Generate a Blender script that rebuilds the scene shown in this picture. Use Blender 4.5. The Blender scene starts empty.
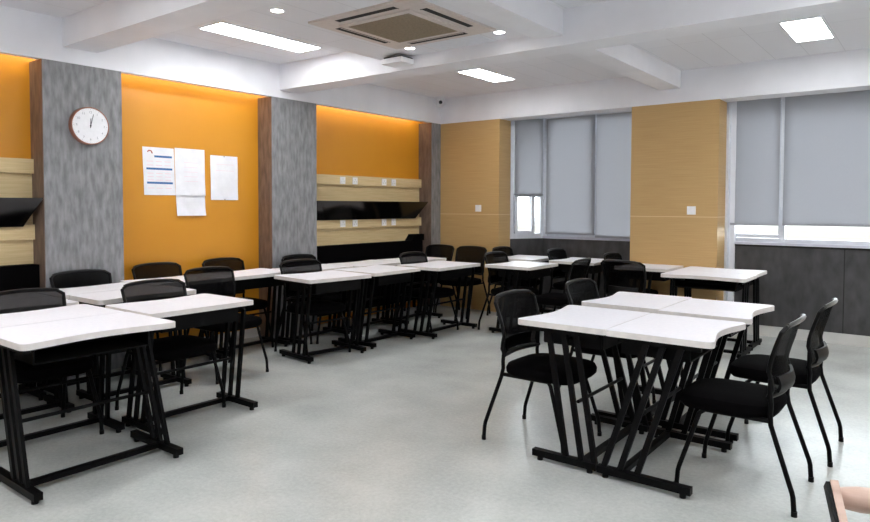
import bpy, bmesh, math, random
from mathutils import Vector, Matrix
random.seed(7)
PI = math.pi
scn = bpy.context.scene
COL = scn.collection

# ------------------------------------------------------------------ materials
def srgb(r, g, b):
    f = lambda c: (c/255/12.92) if c/255 <= 0.04045 else ((c/255+0.055)/1.055)**2.4
    return (f(r), f(g), f(b), 1.0)

def new_mat(name):
    m = bpy.data.materials.new(name); m.use_nodes = True
    nt = m.node_tree; nt.nodes.clear()
    out = nt.nodes.new('ShaderNodeOutputMaterial')
    bs = nt.nodes.new('ShaderNodeBsdfPrincipled')
    nt.links.new(bs.outputs[0], out.inputs[0])
    return m, nt, bs, out

def coords(nt, scale=(1, 1, 1), rot=(0, 0, 0)):
    tc = nt.nodes.new('ShaderNodeTexCoord'); mp = nt.nodes.new('ShaderNodeMapping')
    mp.inputs['Scale'].default_value = scale; mp.inputs['Rotation'].default_value = rot
    nt.links.new(tc.outputs['Object'], mp.inputs[0]); return mp.outputs[0]

def noise_mat(name, c1, c2, scale=8, detail=4, stretch=(1, 1, 1), rough=0.5, bump=0.0, bump_scale=None, spec=0.5, lo=0.35, hi=0.65, metallic=0.0):
    m, nt, bs, out = new_mat(name)
    v = coords(nt, stretch)
    n = nt.nodes.new('ShaderNodeTexNoise'); n.inputs['Scale'].default_value = scale; n.inputs['Detail'].default_value = detail
    nt.links.new(v, n.inputs['Vector'])
    r = nt.nodes.new('ShaderNodeValToRGB')
    r.color_ramp.elements[0].position = lo; r.color_ramp.elements[1].position = hi
    r.color_ramp.elements[0].color = c1; r.color_ramp.elements[1].color = c2
    nt.links.new(n.outputs['Fac'], r.inputs[0]); nt.links.new(r.outputs[0], bs.inputs['Base Color'])
    bs.inputs['Roughness'].default_value = rough; bs.inputs['Specular IOR Level'].default_value = spec
    bs.inputs['Metallic'].default_value = metallic
    if bump:
        n2 = nt.nodes.new('ShaderNodeTexNoise'); n2.inputs['Scale'].default_value = bump_scale or scale*4
        n2.inputs['Detail'].default_value = 3
        nt.links.new(v, n2.inputs['Vector'])
        b = nt.nodes.new('ShaderNodeBump'); b.inputs['Strength'].default_value = bump; b.inputs['Distance'].default_value = 0.004
        nt.links.new(n2.outputs['Fac'], b.inputs['Height']); nt.links.new(b.outputs[0], bs.inputs['Normal'])
    return m

def emit_mat(name, col, strength):
    m, nt, bs, out = new_mat(name)
    bs.inputs['Base Color'].default_value = (0.8, 0.8, 0.8, 1)
    bs.inputs['Emission Color'].default_value = col; bs.inputs['Emission Strength'].default_value = strength
    return m

M = {}
M['white_paint'] = noise_mat('white_paint', srgb(229, 229, 233), srgb(235, 235, 239), 3, rough=0.6, bump=0.03, bump_scale=120)
M['orange_paint'] = noise_mat('orange_paint', srgb(200, 135, 30), srgb(204, 140, 35), 2, rough=0.38, bump=0.02, bump_scale=160)
M['concrete'] = noise_mat('concrete', srgb(106, 106, 108), srgb(146, 146, 148), 13, 12, stretch=(2.0, 2.0, 0.55), rough=0.55, bump=0.15, bump_scale=60, lo=0.3, hi=0.7)
M['dark_panel'] = noise_mat('dark_panel', srgb(50, 49, 50), srgb(76, 75, 76), 7, 10, stretch=(1.7, 1.7, 0.8), rough=0.5, bump=0.1, bump_scale=60, lo=0.3, hi=0.72)
M['beige_board'] = noise_mat('beige_board', srgb(206, 182, 134), srgb(218, 195, 150), 6, 5, stretch=(1, 0.6, 14), rough=0.5, bump=0.03)
M['baseboard'] = noise_mat('baseboard', srgb(200, 198, 194), srgb(208, 206, 202), 3, rough=0.45)
M['laminate'] = noise_mat('laminate', srgb(235, 233, 239), srgb(240, 238, 243), 40, rough=0.42, spec=0.4)
M['edge_band'] = noise_mat('edge_band', srgb(220, 214, 210), srgb(227, 221, 217), 20, rough=0.45)
M['black_metal'] = noise_mat('black_metal', (0.0016, 0.0015, 0.0017, 1), (0.0026, 0.0024, 0.0027, 1), 60, rough=0.5, spec=0.10)
M['black_fabric'] = noise_mat('black_fabric', (0.0016, 0.0014, 0.0016, 1), (0.003, 0.0026, 0.003, 1), 300, rough=0.9, bump=0.2, bump_scale=600, spec=0.03)
M['black_plastic'] = noise_mat('black_plastic', (0.002, 0.0018, 0.002, 1), (0.003, 0.0027, 0.003, 1), 50, rough=0.42, spec=0.15)
M['satin_rim'] = noise_mat('satin_rim', (0.003, 0.003, 0.003, 1), (0.005, 0.005, 0.005, 1), 50, rough=0.3, spec=0.55)
M['black_gloss'] = noise_mat('black_gloss', (0.002, 0.0018, 0.002, 1), (0.003, 0.0028, 0.003, 1), 20, rough=0.12, spec=0.5)
M['white_plastic'] = noise_mat('white_plastic', srgb(232, 232, 234), srgb(238, 238, 240), 30, rough=0.35)
M['ivory_plastic'] = noise_mat('ivory_plastic', srgb(204, 194, 188), srgb(212, 202, 196), 30, rough=0.4)
M['grille'] = noise_mat('grille', srgb(140, 126, 106), srgb(152, 138, 118), 60, rough=0.6)
M['dark_slot'] = noise_mat('dark_slot', (0.004, 0.004, 0.004, 1), (0.006, 0.006, 0.006, 1), 20, rough=0.7)
M['window_frame'] = noise_mat('window_frame', srgb(214, 217, 224), srgb(222, 225, 232), 20, rough=0.35)
M['sill_stone'] = noise_mat('sill_stone', srgb(196, 196, 208), srgb(206, 206, 217), 12, rough=0.35)
M['copper'] = noise_mat('copper', srgb(150, 98, 78), srgb(165, 112, 92), 20, rough=0.4, metallic=0.2)
M['paper'] = noise_mat('paper', srgb(222, 222, 226), srgb(230, 230, 234), 12, rough=0.7, bump=0.1, bump_scale=14)
M['blue_ink'] = noise_mat('blue_ink', srgb(40, 92, 150), srgb(50, 104, 160), 30, rough=0.6)
M['pink_ink'] = noise_mat('pink_ink', srgb(226, 190, 200), srgb(232, 198, 206), 30, rough=0.6)
M['grey_ink'] = noise_mat('grey_ink', srgb(150, 150, 156), srgb(165, 165, 170), 30, rough=0.6)
M['red_ink'] = noise_mat('red_ink', srgb(170, 90, 84), srgb(180, 98, 92), 30, rough=0.6)
M['light_wood'] = noise_mat('light_wood', srgb(188, 156, 138), srgb(208, 178, 162), 8, 5, stretch=(1, 1, 9), rough=0.4)
M['steel'] = noise_mat('steel', srgb(150, 152, 156), srgb(165, 167, 170), 30, rough=0.3, metallic=0.8)
M['spot'] = emit_mat('spot_glow', (1.0, 0.97, 0.93, 1), 16.0)
M['panel_glow'] = emit_mat('panel_glow', (0.95, 0.98, 1.0, 1), 11.5)
M['cove_glow'] = emit_mat('cove_glow', (1.0, 0.88, 0.66, 1), 2.6)

def wood_clad():
    m, nt, bs, out = new_mat('wood_cladding')
    v = coords(nt, (0.8, 0.8, 40))
    n = nt.nodes.new('ShaderNodeTexNoise'); n.inputs['Scale'].default_value = 3.2; n.inputs['Detail'].default_value = 6
    nt.links.new(v, n.inputs['Vector'])
    r = nt.nodes.new('ShaderNodeValToRGB')
    r.color_ramp.elements[0].position = 0.3; r.color_ramp.elements[1].position = 0.72
    r.color_ramp.elements[0].color = srgb(187, 152, 98); r.color_ramp.elements[1].color = srgb(199, 165, 112)
    nt.links.new(n.outputs['Fac'], r.inputs[0])
    # horizontal board joints every 1.17 m
    tc = nt.nodes.new('ShaderNodeTexCoord'); sp = nt.nodes.new('ShaderNodeSeparateXYZ'); nt.links.new(tc.outputs['Object'], sp.inputs[0])
    a = nt.nodes.new('ShaderNodeMath'); a.operation = 'SUBTRACT'; a.inputs[1].default_value = 1.285; nt.links.new(sp.outputs['Z'], a.inputs[0])
    b = nt.nodes.new('ShaderNodeMath'); b.operation = 'ABSOLUTE'; nt.links.new(a.outputs[0], b.inputs[0])
    c = nt.nodes.new('ShaderNodeMath'); c.operation = 'LESS_THAN'; c.inputs[1].default_value = 0.004; nt.links.new(b.outputs[0], c.inputs[0])
    mx = nt.nodes.new('ShaderNodeMixRGB'); mx.inputs[2].default_value = srgb(222, 194, 150)
    nt.links.new(c.outputs[0], mx.inputs[0]); nt.links.new(r.outputs[0], mx.inputs[1]); nt.links.new(mx.outputs[0], bs.inputs['Base Color'])
    bs.inputs['Roughness'].default_value = 0.5
    return m
M['wood_clad'] = wood_clad()

def floor_mat():
    m, nt, bs, out = new_mat('vinyl_floor')
    v = coords(nt)
    n1 = nt.nodes.new('ShaderNodeTexNoise'); n1.inputs['Scale'].default_value = 45; n1.inputs['Detail'].default_value = 6; n1.inputs['Roughness'].default_value = 0.75
    n2 = nt.nodes.new('ShaderNodeTexNoise'); n2.inputs['Scale'].default_value = 2.2; n2.inputs['Detail'].default_value = 4
    nt.links.new(v, n1.inputs['Vector']); nt.links.new(v, n2.inputs['Vector'])
    mm = nt.nodes.new('ShaderNodeMath'); mm.operation = 'MULTIPLY_ADD'; mm.inputs[1].default_value = 0.5
    h = nt.nodes.new('ShaderNodeMath'); h.operation = 'MULTIPLY'; h.inputs[1].default_value = 0.5
    nt.links.new(n2.outputs['Fac'], h.inputs[0])
    nt.links.new(n1.outputs['Fac'], mm.inputs[0]); nt.links.new(h.outputs[0], mm.inputs[2])
    r = nt.nodes.new('ShaderNodeValToRGB')
    r.color_ramp.elements[0].position = 0.36; r.color_ramp.elements[1].position = 0.64
    r.color_ramp.elements[0].color = srgb(173, 176, 172); r.color_ramp.elements[1].color = srgb(201, 203, 199)
    nt.links.new(mm.outputs[0], r.inputs[0]); nt.links.new(r.outputs[0], bs.inputs['Base Color'])
    bs.inputs['Roughness'].default_value = 0.24; bs.inputs['Specular IOR Level'].default_value = 0.5
    b = nt.nodes.new('ShaderNodeBump'); b.inputs['Strength'].default_value = 0.12; b.inputs['Distance'].default_value = 0.003
    nt.links.new(n1.outputs['Fac'], b.inputs['Height']); nt.links.new(b.outputs[0], bs.inputs['Normal'])
    return m
M['floor'] = floor_mat()

def ceiling_mat():
    m, nt, bs, out = new_mat('ceiling_tile')
    v = coords(nt, (1, 1, 1), (0, 0, PI/2))
    br = nt.nodes.new('ShaderNodeTexBrick'); br.offset = 0.0
    br.inputs['Scale'].default_value = 1.0; br.inputs['Brick Width'].default_value = 1.2; br.inputs['Row Height'].default_value = 0.3
    br.inputs['Mortar Size'].default_value = 0.0025; br.inputs['Mortar Smooth'].default_value = 0.4
    br.inputs['Color1'].default_value = srgb(226, 226, 230); br.inputs['Color2'].default_value = srgb(229, 229, 233); br.inputs['Mortar'].default_value = srgb(196, 196, 200)
    nt.links.new(v, br.inputs['Vector']); nt.links.new(br.outputs['Color'], bs.inputs['Base Color'])
    bs.inputs['Roughness'].default_value = 0.6
    return m
M['ceiling'] = ceiling_mat()

def mesh_fabric():
    m, nt, bs, out = new_mat('chair_mesh')
    bs.inputs['Base Color'].default_value = (0.0025, 0.0023, 0.0026, 1); bs.inputs['Roughness'].default_value = 0.7
    bs.inputs['Specular IOR Level'].default_value = 0.05
    tr = nt.nodes.new('ShaderNodeBsdfTransparent'); mx = nt.nodes.new('ShaderNodeMixShader')
    mx.inputs[0].default_value = 0.27
    nt.links.new(bs.outputs[0], mx.inputs[1]); nt.links.new(tr.outputs[0], mx.inputs[2]); nt.links.new(mx.outputs[0], out.inputs[0])
    return m
M['mesh'] = mesh_fabric()

def blind_fabric():
    m, nt, bs, out = new_mat('blind_fabric')
    v = coords(nt, (1, 1, 1))
    n = nt.nodes.new('ShaderNodeTexNoise'); n.inputs['Scale'].default_value = 260; nt.links.new(v, n.inputs['Vector'])
    r = nt.nodes.new('ShaderNodeValToRGB'); r.color_ramp.elements[0].color = srgb(168, 168, 172); r.color_ramp.elements[1].color = srgb(180, 180, 184)
    nt.links.new(n.outputs['Fac'], r.inputs[0])
    nt.links.new(r.outputs[0], bs.inputs['Base Color']); bs.inputs['Roughness'].default_value = 0.75
    tl = nt.nodes.new('ShaderNodeBsdfTranslucent'); nt.links.new(r.outputs[0], tl.inputs[0])
    mx = nt.nodes.new('ShaderNodeMixShader'); mx.inputs[0].default_value = 0.62
    nt.links.new(bs.outputs[0], mx.inputs[1]); nt.links.new(tl.outputs[0], mx.inputs[2]); nt.links.new(mx.outputs[0], out.inputs[0])
    return m
M['blind'] = blind_fabric()

def glass_mat():
    m, nt, bs, out = new_mat('window_glass')
    tr = nt.nodes.new('ShaderNodeBsdfTransparent'); tr.inputs[0].default_value = (0.94, 0.97, 0.97, 1)
    gl = nt.nodes.new('ShaderNodeBsdfGlossy'); gl.inputs['Roughness'].default_value = 0.03
    fr = nt.nodes.new('ShaderNodeFresnel'); fr.inputs[0].default_value = 1.45
    mx = nt.nodes.new('ShaderNodeMixShader')
    nt.links.new(fr.outputs[0], mx.inputs[0]); nt.links.new(tr.outputs[0], mx.inputs[1]); nt.links.new(gl.outputs[0], mx.inputs[2])
    nt.links.new(mx.outputs[0], out.inputs[0]); nt.nodes.remove(bs)
    return m
M['glass'] = glass_mat()

# ------------------------------------------------------------------ mesh builder
class MB:
    def __init__(s): s.bm = bmesh.new()
    def hexa(s, c):           # 8 corners: bottom ring (4), top ring (4)
        v = [s.bm.verts.new(p) for p in c]
        for f in ((3, 2, 1, 0), (4, 5, 6, 7), (0, 1, 5, 4), (1, 2, 6, 5), (2, 3, 7, 6), (3, 0, 4, 7)):
            s.bm.faces.new([v[i] for i in f])
        return s
    def box(s, x0, x1, y0, y1, z0, z1):
        return s.hexa([(x0, y0, z0), (x1, y0, z0), (x1, y1, z0), (x0, y1, z0), (x0, y0, z1), (x1, y0, z1), (x1, y1, z1), (x0, y1, z1)])
    def bar(s, p, q, w, d, ref=(0, 1, 0)):   # rectangular bar; w along ref, d across
        p, q = Vector(p), Vector(q); t = (q-p).normalized()
        a = Vector(ref); a = (a - t*a.dot(t)).normalized(); b = t.cross(a)
        r = lambda o: [o + a*(w/2*i) + b*(d/2*j) for i, j in ((-1, -1), (1, -1), (1, 1), (-1, 1))]
        return s.hexa(r(p)+r(q))
    def tube(s, pts, r, seg=10, closed=False):
        pts = [Vector(p) for p in pts]; n = len(pts); rings = []
        rr = r if isinstance(r, (list, tuple)) else [r]*n
        prev = None
        for i, p in enumerate(pts):
            if closed: t = (pts[(i+1) % n]-pts[i-1]).normalized()
            else: t = (pts[min(i+1, n-1)]-pts[max(i-1, 0)]).normalized()
            if prev is None:
                a = Vector((0, 0, 1)) if abs(t.z) < 0.9 else Vector((1, 0, 0))
            else: a = prev
            a = (a - t*a.dot(t)).normalized(); b = t.cross(a); prev = a
            rings.append([s.bm.verts.new(p + (a*math.cos(k*2*PI/seg)+b*math.sin(k*2*PI/seg))*rr[i]) for k in range(seg)])
        for i in range(n if closed else n-1):
            A, B = rings[i], rings[(i+1) % n]
            for k in range(seg): s.bm.faces.new((A[k], A[(k+1) % seg], B[(k+1) % seg], B[k]))
        if not closed:
            s.bm.faces.new(rings[0][::-1]); s.bm.faces.new(rings[-1])
        return s
    def cyl(s, c, axis, r, h, seg=24, r2=None):
        c = Vector(c); ax = Vector(axis).normalized()
        return s.tube([c, c+ax*h], [r, r if r2 is None else r2], seg)
    def prism(s, pts, z0, z1):
        a = [s.bm.verts.new((x, y, z0)) for x, y in pts]; b = [s.bm.verts.new((x, y, z1)) for x, y in pts]
        s.bm.faces.new(a[::-1]); s.bm.faces.new(b); n = len(pts)
        for i in range(n): s.bm.faces.new((a[i], a[(i+1) % n], b[(i+1) % n], b[i]))
        return s
    def grid(s, f, nu, nv):   # open sheet f(u,v)
        v = [[s.bm.verts.new(f(i/nu, j/nv)) for j in range(nv+1)] for i in range(nu+1)]
        for i in range(nu):
            for j in range(nv): s.bm.faces.new((v[i][j], v[i+1][j], v[i+1][j+1], v[i][j+1]))
        return s
    def sheet(s, f, nu, nv, n, t):   # thick sheet, offset by t along n
        n = Vector(n)
        A = [[s.bm.verts.new(Vector(f(i/nu, j/nv))) for j in range(nv+1)] for i in range(nu+1)]
        B = [[s.bm.verts.new(Vector(f(i/nu, j/nv))+n*t) for j in range(nv+1)] for i in range(nu+1)]
        for i in range(nu):
            for j in range(nv):
                s.bm.faces.new((A[i][j], A[i+1][j], A[i+1][j+1], A[i][j+1])); s.bm.faces.new((B[i][j+1], B[i+1][j+1], B[i+1][j], B[i][j]))
        for i in range(nu):
            s.bm.faces.new((A[i+1][0], A[i][0], B[i][0], B[i+1][0])); s.bm.faces.new((A[i][nv], A[i+1][nv], B[i+1][nv], B[i][nv]))
        for j in range(nv):
            s.bm.faces.new((A[0][j], A[0][j+1], B[0][j+1], B[0][j])); s.bm.faces.new((A[nu][j+1], A[nu][j], B[nu][j], B[nu][j+1]))
        return s
    def done(s, name, mat, parent=None, smooth=False, bevel=0.0, seg=2):
        if bevel:
            eds = [e for e in s.bm.edges if e.is_manifold and e.calc_face_angle(0) > 0.6]
            bmesh.ops.bevel(s.bm, geom=eds, offset=bevel, segments=seg, affect='EDGES', clamp_overlap=True)
        bmesh.ops.recalc_face_normals(s.bm, faces=s.bm.faces)
        me = bpy.data.meshes.new(name); s.bm.to_mesh(me); s.bm.free()
        me.materials.append(M[mat])
        if smooth:
            for p in me.polygons: p.use_smooth = True
            try: me.set_sharp_from_angle(angle=math.radians(38))
            except Exception: pass
        o = bpy.data.objects.new(name, me); COL.objects.link(o)
        if parent: o.parent = parent
        return o

def thing(name, label, cat, loc=(0, 0, 0), rz=0.0, group=None):
    o = bpy.data.objects.new(name, None); COL.objects.link(o); o.empty_display_size = 0.1
    o.location = loc; o.rotation_euler = (0, 0, rz)
    o['label'] = label; o['category'] = cat
    if group: o['group'] = group
    return o
def tag(o, label, cat, group=None):
    o['label'] = label; o['category'] = cat
    if group: o['group'] = group
    return o
def struct(o, label=None):
    o['kind'] = 'structure'
    if label: o['label'] = label
    return o
def dup(root, loc, rz, label, group=None):
    r = root.copy(); COL.objects.link(r); r.location = loc; r.rotation_euler = (0, 0, rz); r['label'] = label
    if group: r['group'] = group
    for ch in root.children:
        c = ch.copy(); COL.objects.link(c); c.parent = r
        for g in ch.children:
            d = g.copy(); COL.objects.link(d); d.parent = c
    return r

# ------------------------------------------------------------------ room dimensions
HB, HC = 2.53, 2.875          # underside of perimeter beams, ceiling
XR, YN = 7.6, -9.6            # right wall, near wall (behind the camera)
REC = 0.225                   # depth of the recesses between the grey pillars
YW = 0.45                     # window wall
TOP = 3.1

struct(MB().box(-0.45, XR+0.2, YN-0.2, 1.0, -0.1, 0).done('floor', 'floor'), 'pale grey speckled vinyl floor')
struct(MB().box(-0.45, XR+0.2, YN-0.2, 1.0, HC, HC+0.06).done('ceiling', 'ceiling'), 'pale grey tiled ceiling between white beams')
struct(MB().box(-REC-0.1, -REC, YN, 0.0, 0, TOP-0.23).done('wall_left', 'orange_paint'), 'orange painted wall')
struct(MB().box(-REC-0.1, XR+0.1, YN-0.1, YN, 0, HC).done('wall_near', 'white_paint'), 'white wall')
struct(MB().box(XR, XR+0.1, YN, 0.9, 0, HC).done('wall_right', 'white_paint'), 'white wall')

# beams
struct(MB().box(0.0-0.07, 0.0, YN, 0.0, HB, HC).done('beam_left', 'white_paint'), 'white ceiling bulkhead above the orange wall')
struct(MB().box(-REC-0.05, XR, 0.0, 0.28, HB, HC).done('beam_window_side', 'white_paint'), 'white beam above the window wall')
struct(MB().box(0.0, XR, -4.985, -4.715, 2.65, HC).done('beam_cross', 'white_paint'), 'white cross beam nearest the viewer')
struct(MB().box(0.0, XR, -2.82, -2.545, 2.61, HC).done('beam_cross', 'white_paint'), 'white cross beam in the middle of the room')
struct(MB().box(3.04, 3.27, -2.545, 0.0, 2.685, HC).done('beam_short', 'white_paint'), 'short white beam running to the window wall')
struct(MB().box(3.04, 3.27, -4.715, -2.82, 2.685, HC).done('beam_short', 'white_paint'), 'short white beam right of the air conditioner')
struct(MB().box(1.46, 3.04, -4.715, -2.82, 2.725, HC).done('ceiling_drop', 'ceiling'), 'lowered ceiling field around the air conditioner')

# cove light strip hidden behind the left bulkhead (lights the orange wall from above)
cv = MB().box(-0.13, -0.085, -9.4, -0.25, 2.60, 2.63).done('cove_light', 'cove_glow')
struct(cv, 'strip light in the recess above the orange wall')
struct(MB().box(-REC, -0.07, YN, 0.0, 2.72, 2.76).done('ceiling_recess', 'white_paint'))

# grey pillars on the left wall
for nm, y0, y1 in (('pillar_1', -5.14, -4.515), ('pillar_2', -2.925, -2.305), ('pillar_3', -0.205, 0.0)):
    struct(MB().box(-REC, 0.0, y0, y1, 0, HB).done(nm, 'concrete'), 'grey concrete-look pillar on the left wall')
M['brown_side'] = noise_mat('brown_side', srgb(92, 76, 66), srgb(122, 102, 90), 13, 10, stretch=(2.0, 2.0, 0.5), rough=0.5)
for k, y0 in enumerate((-5.14, -2.925, -0.205)):  # thin sheet, darker and browner than the concrete, on one side of each pillar
    struct(MB().box(-REC, -0.004, y0-0.004, y0, 0, HB).done('trim_%d' % (20+k), 'brown_side'), 'brown side of a grey pillar')
struct(MB().box(-REC, 0.0, -7.6, -7.0, 0, HB).done('pillar_4', 'concrete'))

# beige panelling + socket rails in the two shelf bays
for k, (y0, y1) in enumerate(((-7.0, -5.14), (-2.305, -0.205))):
    struct(MB().box(-REC, -REC+0.012, y0, y1, 0.08, 1.76).done('trim_%d' % (k*3+1), 'beige_board'), 'beige wood panelling on the orange wall')
    struct(MB().box(-REC+0.012, -REC+0.05, y0, y1-0.0, 1.645, 1.76).done('trim_%d' % (k*3+2), 'beige_board'), 'upper beige rail on the orange wall')
    struct(MB().box(-REC+0.012, -REC+0.05, y0, y1-0.0, 1.12, 1.24).done('trim_%d' % (k*3+3), 'beige_board'), 'lower beige rail on the orange wall')
# baseboards
struct(MB().box(-REC, -REC+0.015, -4.515, -2.925, 0, 0.09).done('baseboard_left', 'baseboard'), 'pale baseboard under the orange wall')

# window wall: wood clad pillars, bay, dark panels
struct(MB().box(0.0, 0.955, 0.0, 0.30, 0, HB).done('pillar_wood_1', 'wood_clad'), 'tan wood-clad pillar in the far corner')
struct(MB().box(2.725, 3.675, 0.0, 0.40, 0, HB).done('pillar_wood_2', 'wood_clad'), 'tan wood-clad pillar between the window bays')
struct(MB().box(3.675, 3.70, 0.30, YW, 0, HB).done('trim_7', 'window_frame'))
struct(MB().box(6.3, 7.2, 0.0, 0.40, 0, HB).done('pillar_wood_3', 'wood_clad'))
YB = 0.75; SB = 0.955; SR = 0.965
# angled return of the bay: from (0.955,0.30) to (1.21,0.75)
P0, P1 = Vector((0.955, 0.29, 0)), Vector((1.205, YB, 0))
U = (P1-P0).normalized(); N = Vector((U.y, -U.x, 0)); RL = (P1-P0).length     # N points into the room
def ret(u, n, z): return P0 + U*u + N*n + Vector((0, 0, z))
def retbox(mb, u0, u1, n0, n1, z0, z1):
    return mb.hexa([ret(u0, n0, z0), ret(u1, n0, z0), ret(u1, n1, z0), ret(u0, n1, z0), ret(u0, n0, z1), ret(u1, n0, z1), ret(u1, n1, z1), ret(u0, n1, z1)])
struct(retbox(MB(), 0, RL, -0.1, 0, 0, SB).done('wall_bay_return', 'dark_panel'), 'dark grey panel under the corner window')
struct(MB().box(1.2, 3.0, YB, YB+0.1, 0, SB).done('wall_bay', 'dark_panel'), 'dark grey panel under the bay window')
struct(MB().box(3.675, XR, YW, YW+0.1, 0, SR).done('wall_window_side', 'dark_panel'), 'dark grey panels under the right windows')
gp = MB()
for x in (4.79, 5.9): gp.box(x-0.004, x+0.004, YW-0.002, YW, 0.11, SR)
struct(gp.done('trim_8', 'dark_slot'))
struct(MB().box(3.675, XR, YW-0.02, YW, 0, 0.11).done('baseboard_right', 'baseboard'), 'pale baseboard under the right windows')
struct(MB().box(3.675, XR, YW-0.012, YW+0.1, SR, SR+0.02).done('trim_9', 'dark_slot'), 'thin dark joint under the window sill')
struct(MB().box(2.9, 3.75, YB-0.35, YB+0.1, 0, HC).done('wall_between_windows', 'white_paint'))
struct(MB().box(-REC-0.1, 0.955, 0.28, 0.40, 0, HC).done('wall_far_corner', 'white_paint'))
# wall above the windows (behind the beam)
struct(MB().box(1.0, XR, 0.86, 0.92, 2.6, HC).done('wall_above_windows', 'white_paint'))
struct(MB().box(-0.3, XR, 0.28, 0.92, 2.62, 2.68).done('ceiling_window_recess', 'white_paint'))

def window(name, x0, x1, y, z0, z1, mull=(), rails=()):
    root = bpy.data.objects.new(name, None); COL.objects.link(root); root['kind'] = 'structure'
    f = MB(); w = 0.045
    f.box(x0, x0+w, y, y+0.06, z0, z1).box(x1-w, x1, y, y+0.06, z0, z1).box(x0+w, x1-w, y, y+0.06, z0, z0+w).box(x0+w, x1-w, y, y+0.06, z1-w, z1)
    f.done('window_frame', 'window_frame', root)
    for m in mull: MB().box(m-0.03, m+0.03, y-0.012, y+0.07, z0+0.003, z1-0.003).done('mullion', 'window_frame', root)
    for a, b, z in rails: MB().box(a, b, y-0.008, y+0.05, z, z+0.04).done('rail', 'window_frame', root)
    MB().box(x0+w, x1-w, y+0.025, y+0.031, z0+w, z1-w).done('glass', 'glass', root)
    return root
window('window_1', 3.70, 6.3, YW+0.02, SR+0.045, 2.62, mull=(4.205, 5.25), rails=((3.745, 4.205, 1.06),))
struct(MB().box(3.68, XR, YW-0.03, YW+0.1, SR+0.02, SR+0.045).done('trim_10', 'sill_stone'), 'pale window sill')
window('window_2', 1.26, 2.9, YB+0.01, SB+0.03, 2.62, mull=(1.955,), rails=((1.30, 1.95, 1.01),))
struct(MB().box(1.2, 2.9, YB-0.02, YB+0.1, SB, SB+0.03).done('trim_11', 'sill_stone'), 'pale window sill in the bay')
# window in the angled return
root = bpy.data.objects.new('window_3', None); COL.objects.link(root); root['kind'] = 'structure'
f = MB(); retbox(f, 0.0, 0.05, -0.07, 0.0, SB, 2.62); retbox(f, RL-0.05, RL+0.02, -0.07, 0.01, SB, 2.62); retbox(f, 0.05, RL-0.05, -0.07, 0, SB, SB+0.07); retbox(f, 0.05, RL-0.05, -0.07, 0, 2.56, 2.62)
f.done('window_frame', 'window_frame', root)
f = MB(); retbox(f, 0.07, 0.11, -0.05, 0.012, SB+0.07, 1.56); retbox(f, RL-0.2, RL-0.15, -0.05, 0.02, SB+0.07, 1.56); retbox(f, 0.11, RL-0.2, -0.05, 0.012, SB+0.07, SB+0.11); retbox(f, 0.05, RL-0.05, -0.05, 0.012, 1.52, 1.57)
f.done('casement', 'window_frame', root)
f = MB(); retbox(f, RL-0.115, RL-0.105, -0.03, 0.03, 1.14, 1.24); f.done('handle', 'window_frame', root)
f = MB(); retbox(f, 0.05, RL-0.05, -0.036, -0.03, SB+0.07, 2.56); f.done('glass', 'glass', root)
struct(MB().prism([tuple((P1+U*-0.0+N*0.012)[:2]), tuple((P1+Vector((0.065, -0.012, 0)))[:2]), tuple((P1+Vector((0.065, 0.08, 0)))[:2]), tuple((P1-N*0.07)[:2])], SB, 2.62).done('trim_12', 'window_frame'))

# roller blinds
def blind(x0, x1, y, z0, label, tuck=0.0, z1=2.60):
    t = thing('roller_blind', label, 'blind', ((x0+x1)/2, y, z0), 0, 'roller blinds')
    w = (x1-x0)/2; h = z1-z0
    def f(u, v):
        x = -w + 2*w*u; z = 0.02 + (h-0.02)*v
        return (x, 0.006*math.sin(v*2.4+u*2.0) + 0.004*math.sin(u*7+v*3)*(1-v), z)
    MB().sheet(f, 14, 16, (0, 1, 0), 0.002).done('fabric', 'blind', t, smooth=True)
    MB().box(-w, w, -0.010, 0.010, 0, 0.024).done('bottom_bar', 'blind', t, bevel=0.004)
    MB().cyl((-w, 0.0, h), (1, 0, 0), 0.024, 2*w, 16).done('roller_tube', 'window_frame', t, smooth=True)
    return t
blind(3.705, 4.185, YW-0.045, 1.195, 'narrow grey roller blind directly right of the middle tan pillar')
blind(4.225, 6.2, YW-0.045, 1.20, 'wide grey roller blind at the right edge of the photo')
blind(1.27, 1.975, YB-0.05, 1.02, 'tall grey roller blind in the left of the bay window facing us')
blind(1.99, 2.88, YB-0.05, 0.99, 'grey roller blind touching the left side of the middle tan pillar')
t = thing('roller_blind', 'short half-lowered grey blind in the narrow angled corner window', 'blind', tuple(P0+U*(RL/2)+N*0.04+Vector((0, 0, 1.54))), math.atan2(U.y, U.x), 'roller blinds')
hw = RL/2-0.04
MB().sheet(lambda u, v: (-hw+2*hw*u, 0.004*math.sin(3*v), 0.02+1.02*v), 8, 10, (0, 1, 0), 0.002).done('fabric', 'blind', t, smooth=True)
MB().box(-hw, hw, -0.01, 0.01, 0, 0.024).done('bottom_bar', 'blind', t, bevel=0.004)
# bead chain of the wide blind
c = MB().tube([(4.205, YW-0.06, 2.58), (4.208, YW-0.06, 1.4), (4.214, YW-0.06, 1.36), (4.220, YW-0.06, 1.4), (4.218, YW-0.06, 2.58)], 0.003, 6).done('blind_chain', 'white_plastic')
tag(c, 'thin white pull chain hanging between the two right roller blinds', 'chain')

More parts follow.
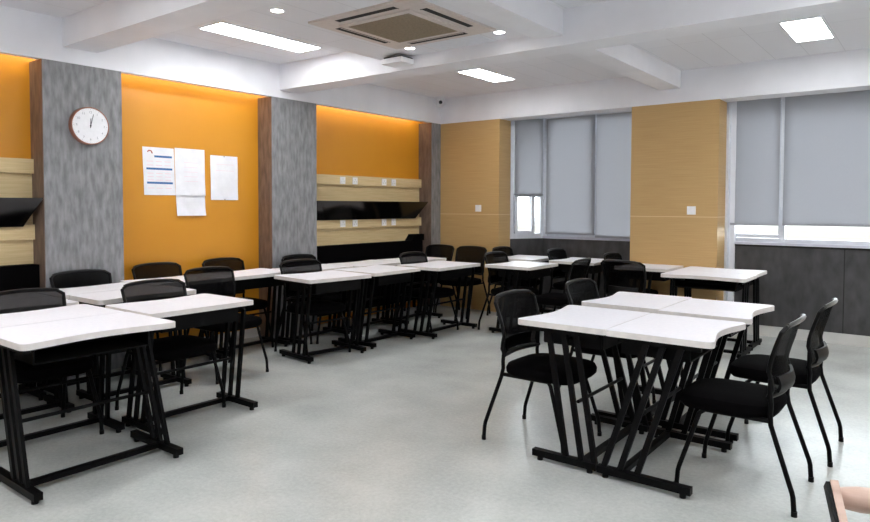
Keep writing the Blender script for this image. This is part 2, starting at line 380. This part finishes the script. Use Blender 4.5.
# ------------------------------------------------------------------ left wall fittings
def trough(y0, y1, label):
    t = thing('wall_trough', label, 'trough', (-REC+0.012, (y0+y1)/2, 1.225), 0, 'black troughs on the wall')
    h = (y1-y0)/2; H = 0.225
    # sloping glossy front, flared ends
    d0, d1, e = 0.07, 0.225, 0.09
    A = [(d0, -h+e, 0), (d1, -h, H), (d1, h, H), (d0, h-e, 0)]
    fr = MB(); th = 0.012
    fr.hexa([(d0-th, -h+e, 0), (d0, -h+e, 0), (d0, h-e, 0), (d0-th, h-e, 0), (d1-th, -h+0.002, H), (d1, -h+0.002, H), (d1, h-0.002, H), (d1-th, h-0.002, H)])
    fr.done('front_panel', 'black_gloss', t)
    for sg in (-1, 1):
        en = MB()
        y_b, y_t = sg*(h-e), sg*h
        en.hexa([(0, y_b-sg*th, 0), (d0-th, y_b-sg*th, 0), (d0-th, y_b, 0), (0, y_b, 0), (0, y_t-sg*th, H), (d1-th, y_t-sg*th, H), (d1-th, y_t, H), (0, y_t, H)])
        en.done('end_panel', 'black_metal', t)
    MB().box(0, d0-th, -h+e+th, h-e-th, 0, 0.012).done('bottom_panel', 'black_metal', t)
    MB().box(0, 0.012, -h+e+th, h-e-th, 0.012, H-0.01).done('back_panel', 'black_metal', t)
    return t
trough(-7.0, -5.15, 'black sloping wall trough left of the pillar with the clock')
trough(-2.30, -0.29, 'black sloping wall trough between the two beige rails beside the corner pillar')

def bench(y0, y1, label, wing):
    t = thing('bench_seat', label, 'bench', (-0.09, (y0+y1)/2, 0), 0, 'black benches')
    h = (y1-y0)/2
    MB().box(-0.12, 0.0, -h, h, 0.12, 0.42).done('seat', 'black_fabric', t, bevel=0.015)
    MB().box(-0.12, 0.0, -h, h, 0.422, 0.925).done('backrest', 'black_fabric', t, bevel=0.012)
    if wing:
        MB().hexa([(-0.12, h-0.24, 0.924), (0.0, h-0.24, 0.924), (0.0, h+0.03, 0.924), (-0.12, h+0.03, 0.924), (-0.12, h-0.16, 1.01), (0.0, h-0.16, 1.01), (0.0, h+0.03, 1.01), (-0.12, h+0.03, 1.01)]).done('raised_end', 'black_fabric', t, bevel=0.008)
    for sx in (-0.1, -0.02):
        for sy in (-h+0.06, h-0.06): MB().box(sx-0.015, sx+0.015, sy-0.015, sy+0.015, 0, 0.12).done('leg', 'black_metal', t)
    return t
bench(-7.0, -5.15, 'black bench along the wall left of the pillar with the clock', False)
bench(-2.29, -0.285, 'black bench under the beige panelling beside the corner pillar', True)

# socket plates
def socket(y, z, label):
    t = thing('wall_socket', label, 'socket', (-REC+0.05, y, z), 0, 'white wall sockets')
    MB().box(0, 0.008, -0.042, 0.042, -0.042, 0.042).done('plate', 'white_plastic', t, bevel=0.002)
    for dy in (-0.018, 0.018): MB().box(0.0078, 0.0088, dy-0.0025, dy+0.0025, -0.02, -0.004).done('slot', 'grey_ink', t)
    MB().box(0.0078, 0.0088, -0.003, 0.003, 0.008, 0.022).done('slot', 'grey_ink', t)
    return t
nm = ['first from the left', 'second from the left', 'third from the left', 'rightmost']
for zz, row in ((1.70, 'upper'), (1.18, 'lower')):
    for i, y in enumerate((-1.73, -1.52, -0.985, -0.80)):
        socket(y, zz, 'white socket plate %s on the %s beige rail of the far bay' % (nm[i], row))
def switch(x, z, label):
    t = thing('light_switch', label, 'switch', (x, 0, z), 0, 'light switches')
    MB().box(-0.045, 0.045, -0.009, 0, -0.045, 0.045).done('plate', 'white_plastic', t, bevel=0.002)
    MB().box(-0.022, 0.022, -0.013, -0.0088, -0.032, 0.032).done('rocker', 'white_plastic', t, bevel=0.0015)
switch(3.405, 1.355, 'white light switch on the middle tan pillar between the windows')
switch(0.635, 1.365, 'white light switch on the tan pillar in the far corner')

# clock
ck = thing('wall_clock', 'round white wall clock with copper brown rim on grey pillar', 'clock', (0.0, -4.80, 2.04))
R_ = 0.152
MB().cyl((0, 0, 0), (1, 0, 0), R_, 0.045, 48).done('case', 'copper', ck, smooth=True)
MB().tube([(0.045, R_*0.965*math.cos(a*2*PI/48), R_*0.965*math.sin(a*2*PI/48)) for a in range(48)], 0.0045, 8, closed=True).done('rim', 'copper', ck, smooth=True)
MB().cyl((0.0452, 0, 0), (1, 0, 0), R_*0.95, 0.001, 48).done('face', 'white_plastic', ck)
mk = MB()
for k in range(60):
    a = k*PI/30; r1 = R_*0.90; r0 = R_*(0.84 if k % 5 == 0 else 0.875)
    mk.bar((0.0464, math.sin(a)*r0, math.cos(a)*r0), (0.0464, math.sin(a)*r1, math.cos(a)*r1), 0.0008, 0.0022 if k % 5 == 0 else 0.001, ref=(1, 0, 0))
mk.done('minute_track', 'grey_ink', ck)
def text_mesh(s, size, name, mat, parent, loc, rot):
    cu = bpy.data.curves.new(name, 'FONT'); cu.body = s; cu.size = size; cu.align_x = 'CENTER'; cu.align_y = 'CENTER'; cu.extrude = 0.0003
    o = bpy.data.objects.new(name, cu); COL.objects.link(o)
    dg = bpy.context.evaluated_depsgraph_get()
    me = bpy.data.meshes.new_from_object(o.evaluated_get(dg)); bpy.data.objects.remove(o)
    me.materials.clear(); me.materials.append(M[mat])
    q = bpy.data.objects.new(name, me); COL.objects.link(q); q.parent = parent; q.location = loc; q.rotation_euler = rot
    return q
for k in range(1, 13):
    a = k*PI/6; rr = R_*0.72
    text_mesh(str(k), 0.026, 'numeral', 'grey_ink', ck, (0.0466, math.sin(a)*rr, math.cos(a)*rr), (PI/2, 0, PI/2))
def hand(name, ang, L, w, x):
    MB().bar((x, -math.sin(ang)*0.018, -math.cos(ang)*0.018), (x, math.sin(ang)*L, math.cos(ang)*L), 0.0015, w, ref=(1, 0, 0)).done(name, 'dark_slot', ck)
hand('minute_hand', math.radians(14), 0.098, 0.0035, 0.050); hand('hour_hand', math.radians(3), 0.06, 0.0055, 0.0485)
MB().cyl((0.047, 0, 0), (1, 0, 0), 0.006, 0.006, 16).done('hub', 'dark_slot', ck)

# papers on the orange wall (X = -REC)
def sheet_paper(name, y0, y1, z0, z1, label, curl=0.01, off=0.0, lines=0, skew=0.0):
    t = thing(name, label, 'paper', (-REC, (y0+y1)/2, z0), 0, 'papers pinned on the orange wall')
    w = (y1-y0)/2; h = z1-z0
    def f(u, v): return (off + curl*(1-v)**2 + 0.003*math.sin(u*5+v*4)**2, -w+2*w*u + skew*(1-v), h*v)
    MB().sheet(f, 10, 12, (1, 0, 0), 0.0006).done('sheet', 'paper', t, smooth=True)
    return t, f
def ink(t, f, u0, u1, v0, v1, mat, name):
    g = lambda u, v: tuple(Vector(f(u0+(u1-u0)*u, v0+(v1-v0)*v)) + Vector((0.0009, 0, 0)))
    MB().sheet(g, 6, 2, (1, 0, 0), 0.0003).done(name, mat, t)
t, f = sheet_paper('poster', -4.215, -3.905, 1.49, 1.93, 'white notice with blue bars, leftmost paper on the orange wall', 0.004, skew=0.012)
MB().tube([tuple(Vector(f(u, v))+Vector((0.0012, 0, 0))) for u, v in ((0.15, 0.90), (0.2, 0.93), (0.27, 0.92), (0.3, 0.87))], 0.006, 6).done('emblem', 'red_ink', t)
for v0 in (0.79, 0.53, 0.235): ink(t, f, 0.36 if v0 > 0.7 else 0.1, 0.93, v0, v0+0.042, 'blue_ink', 'heading_bar')
for v0 in (0.70, 0.62, 0.45, 0.38, 0.31, 0.14):
    for a in range(3): ink(t, f, 0.12+a*0.28, 0.32+a*0.28, v0, v0+0.012, 'pink_ink', 'text_line')
t, f = sheet_paper('paper_sheet', -3.895, -3.575, 1.49, 1.94, 'large white sheet right next to the notice with blue bars', 0.012, 0.0)
for v0 in (0.3, 0.4, 0.5, 0.6, 0.7): ink(t, f, 0.3, 0.75, v0, v0+0.006, 'pink_ink', 'text_line')
t, f = sheet_paper('paper_sheet', -3.885, -3.575, 1.295, 1.50, 'white sheet hanging lowest, below the large sheet beside the notice', 0.02, 0.0)
t, f = sheet_paper('paper_sheet', -3.51, -3.19, 1.45, 1.895, 'white sheet by itself, rightmost paper on the orange wall', 0.006)
for v0 in (0.66, 0.8): ink(t, f, 0.2, 0.85, v0, v0+0.006, 'pink_ink', 'text_line')
for v0, in ((0.015,), (0.985,)):
    g = Vector(f(0.5, v0)); MB().cyl(g+Vector((0.0008, 0, 0)), (1, 0, 0), 0.006, 0.004, 10).done('pin', 'steel', t)

# ------------------------------------------------------------------ ceiling fittings
def panel_light(x0, x1, y0, y1, z, label, st=False):
    t = thing('ceiling_light', label, 'light', ((x0+x1)/2, (y0+y1)/2, z), 0, 'ceiling panel lights')
    w, h = (x1-x0)/2, (y1-y0)/2; b = 0.008
    MB().box(-w, w, -h, h, -0.008, -0.001).done('diffuser', 'panel_glow', t)
    f = MB().box(-w-b, -w, -h-b, h+b, -0.012, 0).box(w, w+b, -h-b, h+b, -0.012, 0).box(-w, w, -h-b, -h, -0.012, 0).box(-w, w, h, h+b, -0.012, 0)
    f.done('frame', 'white_plastic', t)
    return t
panel_light(0.63, 0.93, -4.17, -3.10, HC, 'long white ceiling panel light left of the air conditioner')
panel_light(1.31, 1.59, -1.43, -0.69, HC, 'white ceiling panel light above the far tables near the corner')
panel_light(4.50, 4.78, -1.47, -0.70, HC, 'white ceiling panel light at the upper right by the windows')
# unseen panels added to light the room, mostly over and behind the viewpoint
for x, y in ((5.6, -3.8), (1.6, -6.4), (4.4, -6.4), (6.7, -6.4), (3.0, -8.5), (6.4, -1.1)):
    t = thing('unseen_fill_lamp', 'unseen ceiling panel added to light the room', 'light', (x, y, HC), 0, 'unseen panels added for light')
    MB().box(-0.15, 0.15, -0.55, 0.55, -0.008, -0.001).done('diffuser', 'panel_glow', t)

ZD = 2.725
def downlight(x, y, label):
    t = thing('downlight', label, 'light', (x, y, ZD), 0, 'round downlights')
    MB().tube([(0.045*math.cos(a*2*PI/24), 0.045*math.sin(a*2*PI/24), -0.004) for a in range(24)], 0.006, 8, closed=True).done('ring', 'white_plastic', t, smooth=True)
    MB().cyl((0, 0, -0.006), (0, 0, 1), 0.04, 0.004, 24).done('lamp', 'spot', t)
downlight(1.95, -4.44, 'round downlight left of the air conditioner near the top edge')
downlight(2.86, -3.06, 'round downlight right of the air conditioner by the beam')
downlight(1.985, -3.07, 'round downlight just below the air conditioner by the access point')

ac = thing('air_conditioner', 'square ceiling cassette air conditioner with brown grille', 'air conditioner', (2.39, -3.63, ZD))
W = 0.49
MB().box(-W, W, -W, W, -0.016, 0).done('panel', 'ivory_plastic', ac, bevel=0.006)
MB().box(-0.335, 0.335, -0.335, 0.335, -0.028, -0.0155).done('grille_frame', 'ivory_plastic', ac, bevel=0.005)
gr = MB().box(-0.285, 0.285, -0.285, 0.285, -0.030, -0.0275)
for k in range(24):
    gr.box(-0.28, 0.28, -0.28+k*0.0237, -0.2715+k*0.0237, -0.0325, -0.0298)
gr.done('grille', 'grille', ac)
for ax in range(4):
    sg = 1 if ax < 2 else -1
    def rect(mb, a0, a1, z0, z1, L):
        return mb.box(-L, L, min(sg*a0, sg*a1), max(sg*a0, sg*a1), z0, z1) if ax % 2 == 0 else mb.box(min(sg*a0, sg*a1), max(sg*a0, sg*a1), -L, L, z0, z1)
    rect(MB(), 0.372, 0.432, -0.0175, -0.0155, 0.275).done('air_outlet', 'dark_slot', ac)
    rect(MB(), 0.376, 0.385, -0.0195, -0.0172, 0.268).done('louvre', 'ivory_plastic', ac)
h = thing('access_hatch', 'flat square ceiling hatch between air conditioner and middle beam', 'hatch', (2.42, -2.985, ZD+0.002))
MB().box(-0.26, 0.26, -0.14, 0.14, -0.006, 0).done('cover', 'window_frame', h)
ap = thing('access_point', 'small white box device hanging under the ceiling beside the air conditioner', 'access point', (1.71, -2.88, 2.645))
MB().box(-0.115, 0.115, -0.115, 0.115, 0.0, 0.045).done('body', 'white_plastic', ap, bevel=0.015)
MB().box(-0.10, 0.10, -0.10, 0.10, 0.045, 0.06).done('back_plate', 'dark_slot', ap)
MB().box(-0.05, 0.05, -0.05, 0.05, 0.06, 0.08).done('bracket', 'white_plastic', ap)
cam_ = thing('security_camera', 'white ball security camera with black lens in the ceiling corner', 'camera', (0.10, -0.14, HC))
MB().cyl((0, 0, -0.03), (0, 0, 1), 0.055, 0.03, 24).done('base', 'white_plastic', cam_, smooth=True)
def ball(c, r, n=12):
    b = MB(); bmesh.ops.create_uvsphere(b.bm, u_segments=20, v_segments=n, radius=r, matrix=Matrix.Translation(c)); return b
ball((0, 0, -0.068), 0.066).done('ball', 'white_plastic', cam_, smooth=True)
dv = (Vector((5.57, -7.4, 1.4))-Vector((0.10, -0.14, HC-0.062))).normalized()
ball(Vector((0, 0, -0.068))+dv*0.043, 0.030).done('lens', 'black_gloss', cam_, smooth=True)

# ------------------------------------------------------------------ desks
TT = 0.032
def make_desk(D, L, lean, xs_b, fx0, fx1, yin, name='student_desk'):
    """origin on the floor; sitter's (concave) side at -X; length along Y"""
    t = thing(name, '', 'desk')
    d, l = D/2, L/2
    yn, yp = yin if isinstance(yin, tuple) else (yin, yin)
    pts = []
    def corner(cx, cy, a0, r=0.035, n=6):
        for k in range(n+1):
            a = a0 + (PI/2)*k/n; pts.append((cx+r*math.cos(a), cy+r*math.sin(a)))
    corner(d-0.015, l-0.015, 0, 0.015, 3)
    corner(-d+0.035, l-0.035, PI/2)
    for k in range(1, 16):
        v = k/16; s = math.sin(PI*v)**1.3
        pts.append((-d+0.052*s, l-0.035-(L-0.07)*v))
    corner(-d+0.035, -l+0.035, PI)
    corner(d-0.015, -l+0.015, 1.5*PI, 0.015, 3)
    core = MB().prism(pts, 0.75-TT, 0.75-0.0015)
    top = core.done('tabletop', 'edge_band', t)
    ins = []
    for x, y in pts: ins.append((x*(1-0.002/d), y*(1-0.002/l)))
    MB().prism(ins, 0.75-0.0015, 0.75).done('laminate_surface', 'laminate', top)
    # book tray under the top
    tr = MB().box(-d+0.13, d-0.05, -l+0.1, l-0.1, 0.615, 0.622)
    tr.box(d-0.057, d-0.05, -l+0.1, l-0.1, 0.622, 0.75-TT)
    for sg in (-1, 1): tr.box(-d+0.13, d-0.057, sg*(l-0.1)-0.004, sg*(l-0.1)+0.004, 0.622, 0.75-TT)
    tr.done('book_tray', 'black_metal', t)
    for sg in (-1, 1):
        yi = yp if sg > 0 else yn
        y = sg*(l-yi)
        lf = MB().box(fx0, fx1, y-0.02, y+0.02, 0.022, 0.058)
        fr = lf.done('leg_frame', 'black_metal', t, bevel=0.003, seg=1)
        yt = sg*min(l-yi, l-0.045)
        MB().box(-d+0.06, d-0.06, yt-0.016, yt+0.016, 0.75-TT-0.028, 0.75-TT).done('top_bar', 'black_metal', fr)
        for xb in xs_b:
            MB().bar((xb-lean, yt, 0.75-TT-0.028), (xb, y, 0.055), 0.018, 0.030, ref=(0, 1, 0)).done('upright', 'black_metal', fr)
        for fx in (fx0+0.04, fx1-0.04):
            MB().cyl((fx, y, 0), (0, 0, 1), 0.016, 0.023, 12).done('levelling_foot', 'black_plastic', fr)
    xb = xs_b[1]
    MB().box(xb-0.018, xb+0.018, -l+yn+0.02, l-yp-0.02, 0.026, 0.054).done('crossbar', 'black_metal', t)
    xm = xb - lean*0.42
    MB().cyl((xm, -l+max(yn, 0)+0.03, 0.33), (0, 1, 0), 0.010, L-max(yn, 0)-max(yp, 0)-0.06, 10).done('crossbar', 'black_metal', t)
    MB().cyl((xb-lean*0.9, -l+max(yn, 0.045)+0.02, 0.66), (0, 1, 0), 0.010, L-max(yn, 0.045)-max(yp, 0.045)-0.04, 10).done('crossbar', 'black_metal', t)
    return t

# (x, y, rotation deg, label)   rotation 0: sitter side faces -X
GD = 'white student desks'
RIGHT = [
 (3.904, -3.75, 0, 'white desk at the front left of the four-desk island on the right'),
 (4.447, -3.755, 180, 'white desk at the front right of the four-desk island, beside the nearest chair'),
 (3.896, -2.885, 0, 'white desk at the back left of the four-desk island on the right'),
 (4.44, -2.93, 180, 'white desk at the back right of the four-desk island on the right'),
]
LEFT = [
 (1.925, -5.75, 180, 'large white desk nearest the viewer at the left edge of the photo'),
 (1.377, -5.74, 0, 'white desk directly behind the nearest left desk, cut by the left edge'),
 (1.56, -4.94, 0, 'white desk sticking out to the right of the nearest left desk'),
]
MID = [
 (0.98, -3.13, -7, 'white desk at the near left end of the long middle row'),
 (0.97, -2.37, 0, 'second white desk of the long middle row, counted from the near left end'),
 (1.14, -1.54, 0, 'white desk at the far right end of the long middle row'),
]
WALLROW = [
 (0.785, -5.712, 180, 'white desk behind the leftmost chair, mostly hidden by its mesh back'),
 (0.825, -4.86, 180, 'white desk in front of the chair under the clock, nearer of two'),
 (0.315, -5.705, 0, 'white desk at the far left edge in front of the black bench'),
 (0.357, -4.945, 0, 'white desk below the clock pillar, against the wall chairs'),
 (0.26, -4.19, 0, 'white desk below the pinned papers along the orange wall'),
 (0.25, -3.438, 0, 'white desk along the orange wall, just left of the second grey pillar'),
 (0.353, -2.685, 0, 'white desk in the wall row in front of the second grey pillar'),
 (0.40, -1.93, 0, 'white desk in the wall row before the black bench of the far bay'),
 (0.44, -1.17, 0, 'white desk at the far end of the wall row, before two corner chairs'),
]
WIN = [
 (1.84, -0.93, 0, 'white desk in front of the bay window, nearest of the group'),
 (1.385, -0.05, 0, 'white desk tucked into the left of the window bay'),
 (2.13, 0.02, 0, 'white desk in the middle of the window bay, behind chairs'),
 (3.80, -0.775, 90, 'white desk in front of the dark panel wall, front one of two'),
 (3.79, -0.255, -90, 'white desk in front of the dark panel wall, rear one of two'),
 (3.04, -0.22, 0, 'white desk under the middle tan pillar, left of the two paired desks'),
]
def place_desks(proto, rows):
    first = True
    for x, y, r, lab in rows:
        if first:
            proto.location = (x, y, 0); proto.rotation_euler = (0, 0, math.radians(r)); proto['label'] = lab; proto['group'] = GD; first = False
        else: dup(proto, (x, y, 0), math.radians(r), lab, GD)
place_desks(make_desk(0.54, 0.70, 0.17, [0.09, 0.18, 0.255], -0.105, 0.267, (-0.075, 0.02)), RIGHT[:1])
place_desks(make_desk(0.54, 0.70, 0.17, [0.09, 0.18, 0.255], -0.105, 0.267, (-0.09, 0.03)), RIGHT[2:3])
place_desks(make_desk(0.54, 0.70, 0.17, [0.06, 0.15, 0.235], -0.205, 0.267, (0.02, -0.075)), RIGHT[1:2])
place_desks(make_desk(0.54, 0.70, 0.17, [0.06, 0.15, 0.235], -0.205, 0.267, (0.03, 0.03)), RIGHT[3:])
place_desks(make_desk(0.56, 0.79, -0.2, [-0.22, -0.145, -0.07], -0.345, 0.15, 0.035), LEFT[:1])
place_desks(make_desk(0.53, 0.76, -0.1, [-0.10, -0.02, 0.06], -0.16, 0.24, 0.02), LEFT[1:2])
place_desks(make_desk(0.57, 0.75, -0.1, [-0.04, 0.045, 0.13], -0.09, 0.33, 0.03), LEFT[2:])
place_desks(make_desk(0.60, 0.70, -0.1, [-0.04, 0.045, 0.13], -0.24, 0.25, 0.05), MID[:2])
place_desks(make_desk(0.60, 0.78, -0.1, [-0.04, 0.045, 0.13], -0.24, 0.25, 0.015), MID[2:])
place_desks(make_desk(0.46, 0.75, -0.07, [-0.10, -0.03, 0.04], -0.18, 0.2, 0.05), WALLROW[:4] + WALLROW[6:7])
place_desks(make_desk(0.52, 0.75, -0.07, [-0.12, -0.04, 0.04], -0.2, 0.22, 0.05), WALLROW[4:6] + WALLROW[7:])
place_desks(make_desk(0.58, 0.66, -0.07, [-0.12, -0.04, 0.04], -0.22, 0.24, 0.025), WIN[:3] + WIN[5:])
place_desks(make_desk(0.51, 0.76, -0.07, [-0.12, -0.04, 0.04], -0.2, 0.22, 0.05), WIN[3:5])

# ------------------------------------------------------------------ chairs
def make_chair():
    """origin on the floor between the legs; sits facing +X"""
    t = thing('mesh_chair', '', 'chair')
    # seat cushion: superellipse rings
    def ring(mb, sx, sy, z, cx=0.06, n=40, dome=0.0):
        out = []
        for k in range(n):
            a = 2*PI*k/n; c, s = math.cos(a), math.sin(a); e = 2/4.2
            x = cx + sx*math.copysign(abs(c)**e, c); y = sy*math.copysign(abs(s)**e, s)
            out.append(mb.bm.verts.new((x, y, z - 0.012*max(0, (x-cx)/0.2-0.6))))
        return out
    mb = MB(); prof = [(0.17, 0.18, 0.395), (0.212, 0.215, 0.400), (0.228, 0.230, 0.418), (0.230, 0.233, 0.442), (0.220, 0.222, 0.464), (0.18, 0.19, 0.474), (0.09, 0.10, 0.475)]
    rs = [ring(mb, *p) for p in prof]
    for A, B in zip(rs, rs[1:]):
        n = len(A)
        for k in range(n): mb.bm.faces.new((A[k], A[(k+1) % n], B[(k+1) % n], B[k]))
    mb.bm.faces.new(rs[0][::-1]); mb.bm.faces.new(rs[-1])
    mb.done('seat', 'black_fabric', t, smooth=True)
    # back: curve in plan, lean in profile
    def prof_x(z):      # S-curved profile of the back
        u = (z-0.44)/0.40
        return -0.15 - 0.075*u + 0.022*math.sin(PI*min(1, max(0, u))*1.0) - 0.03*math.exp(-((z-0.56)/0.05)**2)
    def bp(u, z):       # u in -1..1 across
        w = 0.205 + 0.025*(z-0.5)/0.33
        return Vector((prof_x(z) + 0.036*u*u - 0.01, w*u, z + (0.014*(1-u*u) if z > 0.77 else 0)))
    z0, z1 = 0.515, 0.843
    MB().sheet(lambda u, v: bp(-0.97+1.94*u, z0+(z1-z0)*v), 14, 12, (1, 0, 0), 0.004).done('backrest', 'mesh', t, smooth=True)
    path = []
    for k in range(9): path.append(bp(-1, z0+(z1-0.018-z0)*k/8))
    for k in range(1, 12): path.append(bp(-1+2*k/12, z1+0.004))
    for k in range(9): path.append(bp(1, z1-0.018-(z1-0.018-z0)*k/8))
    for k in range(1, 10): path.append(bp(1-2*k/10, z0))
    MB().tube(path, 0.011, 8, closed=True).done('back_frame', 'black_plastic', t, smooth=True)
    MB().tube([bp(-0.90+1.80*k/14, z1+0.006)+Vector((-0.003, 0, 0)) for k in range(15)], [0.005, 0.009]+[0.0115]*11+[0.009, 0.005], 8).done('top_rail', 'satin_rim', t, smooth=True)
    MB().sheet(lambda u, v: bp(-0.75+1.5*u, 0.53+0.075*v)+Vector((-0.021+0.010*abs(2*u-1), 0, 0)), 10, 4, (1, 0, 0), 0.012).done('lumbar_support', 'black_plastic', t, smooth=True)
    for sg in (-1, 1):
        y0, y1 = sg*0.242, sg*0.208
        b0 = bp(sg, 0.53)
        rl = MB().tube([(-0.262, y0, 0.006), (-0.256, y0, 0.085), (-0.250, y0, 0.11), (-0.155, sg*0.222, 0.39), (-0.150, y1, 0.44), (-0.152, sg*0.207, 0.48), tuple(b0), tuple(bp(sg, 0.60))], 0.0115, 10).done('rear_leg', 'black_metal', t, smooth=True)
        MB().cyl((-0.262, y0, 0), (0, 0, 1), 0.0135, 0.025, 12).done('foot_cap', 'black_plastic', rl, smooth=True)
        fl = MB().tube([(0.262, y0, 0.006), (0.256, y0, 0.085), (0.250, y0, 0.11), (0.165, sg*0.215, 0.385), (0.14, sg*0.20, 0.402), (-0.05, sg*0.20, 0.402), (-0.15, sg*0.212, 0.406)], 0.0115, 10).done('front_leg', 'black_metal', t, smooth=True)
        MB().cyl((0.262, y0, 0), (0, 0, 1), 0.0135, 0.025, 12).done('foot_cap', 'black_plastic', fl, smooth=True)
    MB().cyl((0.10, -0.20, 0.40), (0, 1, 0), 0.010, 0.40, 10).done('crossbar', 'black_metal', t, smooth=True)
    MB().cyl((-0.10, -0.20, 0.40), (0, 1, 0), 0.010, 0.40, 10).done('crossbar', 'black_metal', t, smooth=True)
    return t
GC = 'black mesh chairs'
# x,y = where the top of the backrest stands; facing (deg)
CH = [
 (3.455, -3.857, 0, 'black chair at the left of the right island, nearer, standing clear on open floor'),
 (3.49, -2.995, 0, 'black chair at the left of the right island, farther, behind the desk edge'),
 (5.035, -3.83, 180, 'black chair at the right of the right island, nearest the viewer'),
 (5.085, -3.06, 180, 'black chair at the right of the right island, farther, against the dark panels'),
 (1.04, -5.70, 0, 'black mesh chair at the left edge behind the nearest left desks'),
 (1.165, -4.92, 0, 'black mesh chair behind the desk that sticks out right of the nearest one'),
 (0.61, -4.11, 0, 'black mesh chair standing before the papers, its seat visible right of the desk'),
 (0.595, -3.085, -7, 'black chair at the near left end of the long middle row'),
 (0.77, -1.58, 0, 'black chair whose back rises in the middle of the long white row'),
 (1.475, -0.94, 0, 'black chair between the long middle row and the bay window desks'),
 (1.02, -0.06, 0, 'black chair behind the gap between the middle row and the bay desks'),
 (1.755, 0.02, 0, 'black chair standing between the white desks inside the window bay'),
 (0.17, -0.20, -90, 'black chair before the far corner, left one of two'),
 (0.685, -0.20, -90, 'black chair before the far tan pillar, right one of two'),
 (0.055, -4.91, 0, 'black chair against the pillar under the clock'),
 (-0.125, -4.16, 0, 'black chair against the orange wall below the pinned papers'),
 (-0.125, -3.46, 0, 'black chair against the orange wall just left of the second grey pillar'),
 (0.055, -2.64, 0, 'black chair against the front of the second grey pillar'),
 (2.70, -1.16, 183, 'black chair turned to the right side of the bay window desks'),
 (2.58, -0.22, 0, 'black chair left of the desk under the middle tan pillar, farthest back'),
 (3.075, -1.14, 84, 'black chair with its mesh back to us before the middle tan pillar'),
]
proto = None
for x, y, r, lab in CH:
    a = math.radians(r)
    loc = (x + 0.225*math.cos(a), y + 0.225*math.sin(a), 0)
    if proto is None:
        proto = make_chair(); proto.location = loc; proto.rotation_euler = (0, 0, a); proto['label'] = lab; proto['group'] = GC
    else: dup(proto, loc, a, lab, GC)

# ------------------------------------------------------------------ wooden chair cut by the lower right corner
RZ = math.radians(20)
wo = Vector((5.404, -5.80, 0))      # foot point of the post tip
wc = thing('wooden_chair', 'light wood framed chair cut off at the lower right corner', 'chair', (wo.x, wo.y, 0), RZ)
P_top = Vector((0.0, 0.0, 0.82)); P_bot = Vector((0.02, -0.40, 0.44))     # local: +X along the rail, -Y to the front
def wpost(dx):
    o = Vector((dx, 0, 0))
    b = MB().bar(P_bot+o, P_top+o, 0.015, 0.026, ref=(1, 0, 0)).done('back_post', 'light_wood', wc, bevel=0.005)
    MB().bar(P_bot+o+Vector((-0.0115, 0, 0)), P_top+o+Vector((-0.0115, 0, -0.004)), 0.008, 0.025, ref=(1, 0, 0)).done('black_edge', 'black_plastic', b)
wpost(0); wpost(0.44)
q = P_top*0.97 + P_bot*0.03 + Vector((0, 0.022, -0.022))
MB().tube([q+Vector((0.008, 0, 0)), q+Vector((0.05, 0, 0)), q+Vector((0.39, 0, 0)), q+Vector((0.432, 0, 0))], [0.020, 0.026, 0.026, 0.020], 16).done('top_rail', 'light_wood', wc, smooth=True)
MB().box(0.0, 0.48, -0.84, -0.39, 0.42, 0.46).done('seat', 'black_fabric', wc, bevel=0.012)
for dx in (0.02, 0.46):
    for dy in (-0.41, -0.81):
        MB().bar((dx, dy, 0.0), (dx, dy, 0.42), 0.032, 0.032).done('leg', 'light_wood', wc, bevel=0.004)

# ------------------------------------------------------------------ world
w = bpy.data.worlds.new('sky'); scn.world = w; w.use_nodes = True
nt = w.node_tree; nt.nodes.clear()
o = nt.nodes.new('ShaderNodeOutputWorld'); bg = nt.nodes.new('ShaderNodeBackground')
tc = nt.nodes.new('ShaderNodeTexCoord'); sp = nt.nodes.new('ShaderNodeSeparateXYZ'); rp = nt.nodes.new('ShaderNodeValToRGB')
mp = nt.nodes.new('ShaderNodeMapRange'); mp.inputs[1].default_value = -1; mp.inputs[2].default_value = 1
nt.links.new(tc.outputs['Generated'], sp.inputs[0]); nt.links.new(sp.outputs['Z'], mp.inputs[0]); nt.links.new(mp.outputs[0], rp.inputs[0])
e = rp.color_ramp.elements; e[0].position = 0.40; e[0].color = (0.050, 0.049, 0.041, 1); e[1].position = 0.70; e[1].color = (0.93, 0.97, 1.0, 1)
x = e.new(0.485); x.color = (0.062, 0.062, 0.055, 1); x = e.new(0.53); x.color = (0.98, 0.99, 1.0, 1)
nt.links.new(rp.outputs[0], bg.inputs[0]); bg.inputs[1].default_value = 8.0; nt.links.new(bg.outputs[0], o.inputs[0])

# ------------------------------------------------------------------ camera
F, CY, YAW, PIT, ROL = 663.39, 229.50, 0.6538, -0.0361, 0.0029
fw = Vector((-math.sin(YAW)*math.cos(PIT), math.cos(YAW)*math.cos(PIT), math.sin(PIT)))
r = Vector((math.cos(YAW), math.sin(YAW), 0)); u = r.cross(fw)
r2 = r*math.cos(ROL)+u*math.sin(ROL); u2 = -r*math.sin(ROL)+u*math.cos(ROL)
cd = bpy.data.cameras.new('camera'); co = bpy.data.objects.new('camera', cd); COL.objects.link(co)
m4 = Matrix((r2, u2, -fw)).transposed().to_4x4(); m4.translation = Vector((5.5747, -7.4010, 1.40)); co.matrix_world = m4
cd.sensor_width = 36; cd.lens = F/870*36; cd.shift_y = -(261-CY)/870; cd.clip_start = 0.05
scn.camera = co
scn.view_settings.view_transform = 'Standard'; scn.view_settings.look = 'None'; scn.view_settings.gamma = 1; scn.view_settings.use_curve_mapping = False
scn.view_settings.exposure = 1.33
scn.cycles.max_bounces = 8; scn.cycles.diffuse_bounces = 6; scn.cycles.transparent_max_bounces = 12
scn.cycles.sample_clamp_indirect = 6.0
scn.cycles.caustics_reflective = False; scn.cycles.caustics_refractive = False
